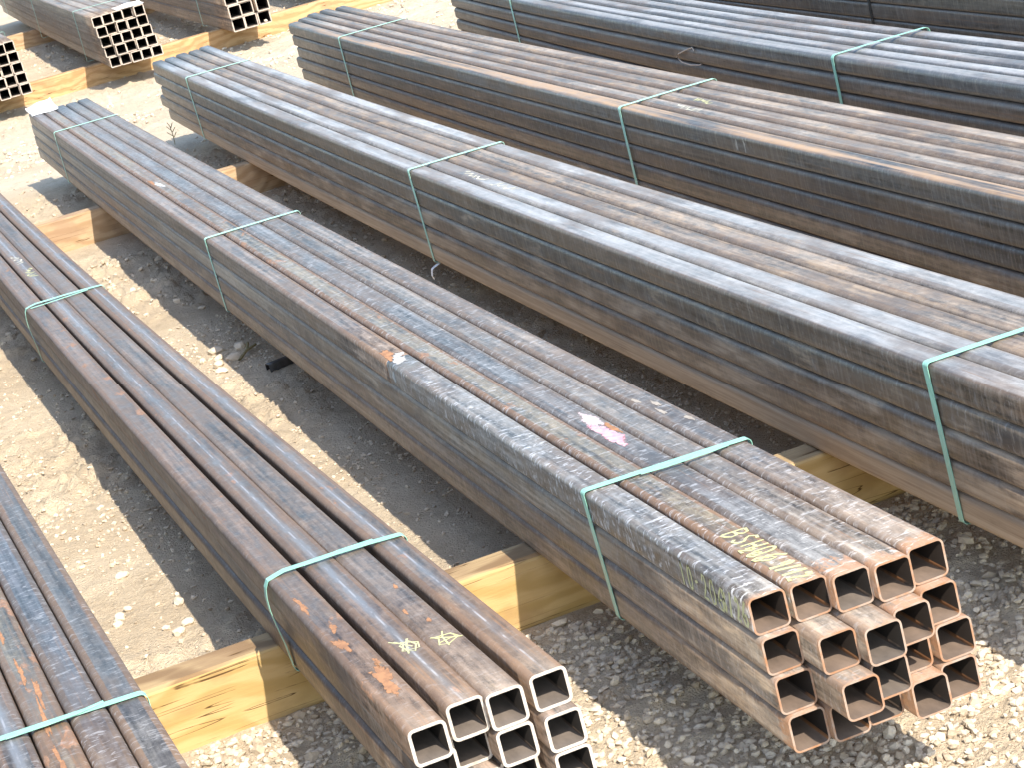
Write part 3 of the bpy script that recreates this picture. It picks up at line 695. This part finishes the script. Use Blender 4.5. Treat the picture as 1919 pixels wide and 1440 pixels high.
# ---- bundle E : orange rust line on its top edge ----------------------------------------------------
AE = 0.008
re_ = root('tube_bundle', 'five-high bundle with an orange rust line along its top edge', 1.21, -0.05)
tubesE = {}
for r in range(1, 6):
    for c in range(1, 6):
        x = 1.075 + (c - 1) * 0.0545 + (rnd.uniform(0, .0035) if r > 1 else 0)
        p = dict(col=TAUPE, rust=.1, dust=.2, fleck=.08, edge=.5)
        if r == 1: p = {1: dict(col=(.078, .080, .086), rust=.05, dust=.0, fleck=.10, edge=.0, band=1.0), 2: dict(col=(.25, .225, .205), rust=.12, dust=.12, fleck=.1, edge=.7)}.get(c, dict(col=(.255, .220, .190), rust=.10, dust=.20, fleck=.08, edge=.6))
        if c == 1 and r > 1: p = {2: dict(col=(.092, .074, .060), rust=.12, dust=.14, fleck=.06, edge=.3), 3: dict(col=(.062, .060, .060), rust=.05, dust=.10, fleck=.14, edge=.3), 4: dict(col=(.15, .118, .092), rust=.1, dust=.26, fleck=.05, edge=.5), 5: dict(col=(.15, .12, .095), rust=.1, dust=.3, fleck=.05, edge=.5)}[r]
        tubesE[(r, c)] = tube(re_, x, -.05 + rnd.uniform(-.03, .03), T + (5 - r) * Q, 7.95 + rnd.uniform(-.09, .08) + (0.05 if c > 1 else -.05), .0172 + (c - 1) * .0009, A=AE, cut=CUT_DULL, rad=.0110, **p)
for y in (0.45, 3.42, 6.81):
    x = 1.075 + .0172 * (y + .05); z = sag_z(y, AE)
    strap(re_, y, x - .0005, x + 4 * .0545 + S + .0036 * y, T + z, T + 5 * Q + z, STRAP_PALE, .0155, rad=.008, skew=-.02)
PROF0 = (S / 2 - 0.0110)
marking(tubesE[(1, 2)], scrib(5, .17, .026, 24), .006, CHALK, 'top', 3.26, -.016); marking(tubesE[(1, 3)], scrib(4, .12, .026, 25), .006, YELLOW2, 'top', 3.25, -.014)
for k, (u, v) in enumerate(((2.68, .0), (2.63, .002))): blotch(tubesE[(1, 1)], u, v, .006, .02, FLAKE, 'flaked_patch', 100 + k, face='side')
PROF0 = (S / 2 - 0.0065)

# ---- bundle F : spaced top tubes -----------------------------------------------------------------------
AF = 0.019
rf = root('tube_bundle', 'sagging bundle whose blue-grey top tubes stand apart with dark gaps between', 1.73, -0.05)
for r in range(1, 6):
    for c in range(1, 6):
        x = 1.586 + (c - 1) * 0.0585 + (.0045 if c > 1 else 0)
        p = dict(col=(.085, .088, .096), rust=.06, dust=.02, fleck=.10, edge=.05, pale_top=1.0)
        if c == 1 and r == 1: p = dict(col=(.085, .092, .104), rust=.05, dust=.0, fleck=.10, edge=.0, pale_top=.7)
        elif c == 1 and r == 2: p = dict(col=(.15, .122, .105), rust=.05, dust=.1, fleck=.05, edge=.2)
        elif c == 1: p = dict(col=(.12, .098, .085), rust=.05, dust=.15, fleck=.05, edge=.3)
        tube(rf, x, -.05 + rnd.uniform(-.03, .03), T + (5 - r) * Q, 7.5 + rnd.uniform(-.05, .05), .036, s=.0503 if c == 1 else .0455, A=AF, cut=CUT_DULL, rad=.0150, **p)
for y, mt in ((0.5, STRAP), (3.283, STRAP), (6.45, STRAP_PALE)):
    x = 1.586 + .036 * (y + .05); z = sag_z(y, AF)
    strap(rf, y, x - .0005, x + 4 * .0585 + S + .001, T + z, T + 5 * Q + z, mt, .0155, rad=.011, skew=-.03)

# ---- bundle G : dark shaded bundle behind F --------------------------------------------------------------
rg = root('tube_bundle', 'dark six-high bundle with a black strap behind the sagging blue-grey one', 2.28, -0.05)
for r in range(1, 7):
    for c in range(1, 6):
        tube(rg, 2.145 + (c - 1) * .0522, -.05 + rnd.uniform(-.03, .03), T + (6 - r) * Q, 7.6, .03, A=.008, col=(.085, .075, .068), rust=.05, dust=.08, fleck=.06, edge=.3, rad=.0075)
for y in (0.5, 4.2, 6.6):
    x = 2.145 + .03 * (y + .05); z = sag_z(y, .008)
    strap(rg, y, x - .0005, x + 4 * .0522 + S + .001, T + z, T + 6 * Q + z, STRAP_BLACK, .016, rad=.007)

# ---- the far group: tube ends facing the viewer -------------------------------------------------------------
def far_bundle(label, xl, y0, s, cols, rows, col, lean, slope, L=7.3, gap=None, strap_y=None, cut=CUT_DULL):
    r0 = root('tube_bundle', label, xl + cols * s / 2, y0, group='far bundles showing their open square ends')
    q = s * 1.012
    for r in range(rows):
        for c in range(cols):
            g_ = 0.012 if gap and c >= gap[0] and r in gap[1] else 0
            j = rnd.uniform(.8, 1.2)
            tube(r0, xl + lean * r + c * q + g_ + rnd.uniform(-.001, .001), y0 + rnd.uniform(-.03, .03), T + (rows - 1 - r) * q, L, slope, s=s, rad=s * .11, wall=s * .085, A=.006, yc=y0 + 3.2,
                 cut=cut, col=tuple(k * j for k in col), rust=.12, dust=.2, fleck=.08, edge=.5)
    if strap_y:
        for y in strap_y:
            x = xl + slope * (y - y0); z = sag_z(y, .006, y0 + 3.2)
            strap(r0, y, x - .0005, x + cols * q + lean * (rows - 1) + (0.012 if gap else 0) + .002, T + z, T + rows * q + z, STRAP_PALE, .0155, rad=s * .11)
    return r0
rh = far_bundle('twenty-five small square tube ends stacked five by five, white sheet on top', .752, 10.86, .0595, 5, 5, (.24, .205, .175), .009, .022, strap_y=(11.75, 14.5, 17.2))
ri = far_bundle('bundle of small square tube ends five high beside the one topped with a white sheet', .005, 10.80, .0595, 5, 5, (.22, .19, .165), .004, .022, strap_y=(11.7, 14.4, 17.1))
rj = far_bundle('bundle of larger square tubes three wide, a pale stone inside one bottom tube', 1.505, 10.92, .0755, 3, 4, (.25, .20, .165), .006, .022, gap=(2, (0, 1, 2)), strap_y=(11.9, 14.6, 17.3))
rk = far_bundle('tube bundle standing on the end of the tan skid beyond the larger-tube bundle', 2.27, 11.62, .0595, 4, 5, (.2, .17, .15), 0.0, .022, L=6.5, strap_y=(12.6, 15.2))

# ------------------------------------------------------------------ small things
def sheet(name, label, x0, x1, y, z, dy, curl, cat='paper', n=10, m_=6, seed=1):
    r = random.Random(seed); V = []; F = []
    for i in range(n + 1):
        for j in range(m_ + 1):
            u = i / n; v = j / m_
            zz = z + 0.0008 + curl * max(0, v - .35) ** 1.5 * 1.9 * (.55 + .45 * u) + .003 * (1 + math.sin(u * 9 + v * 3)) * v + .12 * curl * max(0, u - .7)
            V.append((x0 + (x1 - x0) * u + .006 * math.sin(v * 5), y + dy * v * (1 - .25 * v) + .012 * math.sin(u * 6), zz))
    for i in range(n):
        for j in range(m_):
            a = i * (m_ + 1) + j; F.append((a, a + m_ + 1, a + m_ + 2, a + 1))
    nv = len(V); V += [(x, y_, z_ - .0005) for x, y_, z_ in V]; F += [tuple(k + nv for k in reversed(f)) for f in F]
    cx = (x0 + x1) / 2; V = [(a - cx, b - y, c - z) for a, b, c in V]
    o = link(name, mesh(name, V, F, (PAPER,), smooth=True), None, (cx, y, z)); return tag(o, label, cat)
sheet('label_sheet', 'curled white sheet lying on the far corner of the rusty-ended bundle', -.002, .112, 7.56, T + 4 * Q + sag_z(7.6, AC) - .0005, .17, .040)
sheet('label_sheet', 'white sheet lying on top of the five by five small-tube bundle', .90, 1.06, 10.86, T + 5 * .0595 * 1.012 + .0035, .14, .015, seed=4)

def twist(name, label, pts, rad, mat, cat, res=5):
    """thin round strand through 3D points, joined to one mesh"""
    V = []; F = []
    for st in pts:
        P = [Vector(p) for p in st]; b = len(V)
        for i, p in enumerate(P):
            d = (P[min(i + 1, len(P) - 1)] - P[max(i - 1, 0)]).normalized(); a = d.orthogonal().normalized(); c = d.cross(a)
            for k in range(res):
                an = 6.2832 * k / res; V.append(p + (a * math.cos(an) + c * math.sin(an)) * rad)
        for i in range(len(P) - 1):
            for k in range(res):
                k2 = (k + 1) % res; F.append((b + i * res + k, b + i * res + k2, b + (i + 1) * res + k2, b + (i + 1) * res + k))
    o0 = Vector(pts[0][0]); o = link(name, mesh(name, [v - o0 for v in V], F, (mat,), smooth=True), None, o0)
    return tag(o, label, cat)
# twine caught on bundle F
xF = lambda y: 1.586 + .036 * (y + .05)
zF = lambda k, y: T + k * Q + sag_z(y, AF)
twist('twine', 'loose loop of pale frayed twine hanging on the side of the sagging bundle',
      [[(xF(4.42) + .004, 4.42, zF(4, 4.4)), (xF(4.46) - .006, 4.46, zF(4, 4.4) - .008), (xF(4.52) - .010, 4.52, zF(3.55, 4.5)), (xF(4.55) - .009, 4.55, zF(3.25, 4.5)), (xF(4.50) - .010, 4.50, zF(3.02, 4.5)), (xF(4.43) - .008, 4.43, zF(2.95, 4.4)), (xF(4.37) - .002, 4.37, zF(3.0, 4.4))],
       [(xF(4.42) + .004, 4.42, zF(4, 4.4) + .001), (xF(4.38) - .003, 4.38, zF(4, 4.4) - .006)], [(xF(4.37) - .002, 4.37, zF(3.0, 4.4)), (xF(4.34) - .004, 4.34, zF(3.1, 4.4))]], .0021, TWINE, 'twine')
# frayed fibre beside the open end of bundle C
r = random.Random(3)
fz = float(relief(np.array([.36]), np.array([.30]))[0])
twist('twine', 'frayed tuft of pale twine on the gravel beside the rusty tube ends',
      [[(.335 + .012 * k * math.cos(a), .30 + .012 * k * math.sin(a), fz + .010 + .004 * k + .006 * math.sin(k + a)) for k in range(6)] for a in [r.uniform(-.6, 2.6) for _ in range(9)]], .0006, TWINE, 'twine', 4)
# dry weed by the far end of bundle D
wz = float(relief(np.array([.60]), np.array([7.95]))[0])
twist('dry_weed', 'tiny dry weed sprouting from the dust at the far end of the tan-sided bundle',
      [[(.60, 7.95, wz), (.603, 7.95, wz + .04), (.60, 7.95, wz + .085)]] + [[(.602, 7.95, wz + z0), (.602 + dx_, 7.95 + dy_, wz + z0 + .022)] for z0, dx_, dy_ in ((.03, .02, .01), (.04, -.022, 0), (.055, .018, -.01), (.065, -.016, .01), (.075, .012, .0), (.082, -.01, .0))], .0018, DRY, 'weed')
# twig and black offcut beside bundle C
tz = float(relief(np.array([.0]), np.array([3.55]))[0])
twist('twig', 'short dark twig lying in the shade near the pale rocks', [[(-.022, 3.50, tz + .008), (.01, 3.555, tz + .014), (.045, 3.60, tz + .012)], [(.012, 3.557, tz + .014), (.03, 3.63, tz + .016)]], .004, DRY, 'twig')
oz = float(relief(np.array([.05]), np.array([3.32]))[0])
def offcut(name, label, x, y, s, L, ang, z):
    me = tube_mesh(s, s * .14, s * .09, L, 0.0, 0.0, CUT_DULL, INNER)
    o = bpy.data.objects.new(name, me.copy()); C.objects.link(o); o.data.materials[0] = BLACKP; o.data.materials[1] = BLACKP; o.location = (x, y, z + s / 2 - .002); o.rotation_euler = (0, 0, ang)
    return tag(o, label, 'tube offcut')
offcut('tube_offcut', 'short black tube offcut lying in the shade under the twenty-tube bundle', .015, 3.31, .024, .20, -math.pi / 2 + .25, oz)

# pale rocks one can pick out
def rock(x, y, rad, seed, label, group):
    rr = np.random.default_rng(seed); v = ICO.copy(); f = [tuple(k) for k in ICOF]
    V = [Vector(p) for p in v]; F = []; mid = {}
    def mp(a, b):
        k = (min(a, b), max(a, b))
        if k not in mid: mid[k] = len(V); V.append(((V[a] + V[b]) / 2).normalized())
        return mid[k]
    for a, b, c in f:
        ab, bc, ca = mp(a, b), mp(b, c), mp(c, a); F += [(a, ab, ca), (b, bc, ab), (c, ca, bc), (ab, bc, ca)]
    sc = (rr.uniform(.85, 1.25), rr.uniform(.65, 1.0), rr.uniform(.55, .8))
    V = [Vector((p.x * sc[0], p.y * sc[1], p.z * sc[2])) * rad * rr.uniform(.82, 1.12) for p in V]
    me = mesh('rock', V, F, (STONE,)); at = me.attributes.new('tone', 'FLOAT', 'POINT'); at.data.foreach_set('value', np.full(len(V), rr.uniform(.7, 1.0), dtype=np.float32))
    z = float(relief(np.array([x]), np.array([y]))[0])
    o = link('rock', me, None, (x, y, z + rad * sc[2] * .45)); o.rotation_euler = (0, 0, rr.uniform(0, 6)); return tag(o, label, 'rock', group)
for k, (x, y, s_) in enumerate(((-.047, 3.709, .022), (-.026, 3.56, .020), (-.075, 3.53, .017), (-.083, 3.44, .016), (.012, 3.66, .019), (-.06, 3.60, .014), (-.10, 3.62, .012))):
    rock(x, y, s_, 200 + k, 'pale rock in the cluster beside the short dark twig', 'rocks beside the twig')
for k, (x, y, s_) in enumerate(((-.58, 2.003, .014), (-.51, 1.741, .015), (-.621, 1.765, .012), (-.539, 1.579, .014), (-.515, 1.615, .013), (-.60, 1.80, .009), (-.555, 1.62, .010), (-.63, 1.73, .010))):
    rock(x, y, s_, 300 + k, 'small pale rock on the dust strip before the bright yellow timber', 'rocks on the dust strip')
st = rock(1.742, 10.935, .013, 400, 'pale stone lying inside the bottom corner tube of the larger-tube bundle', None)
st.location = (1.505 + .018 + 2.5 * .0764 + .006, 10.94, T + .0064 + .010)
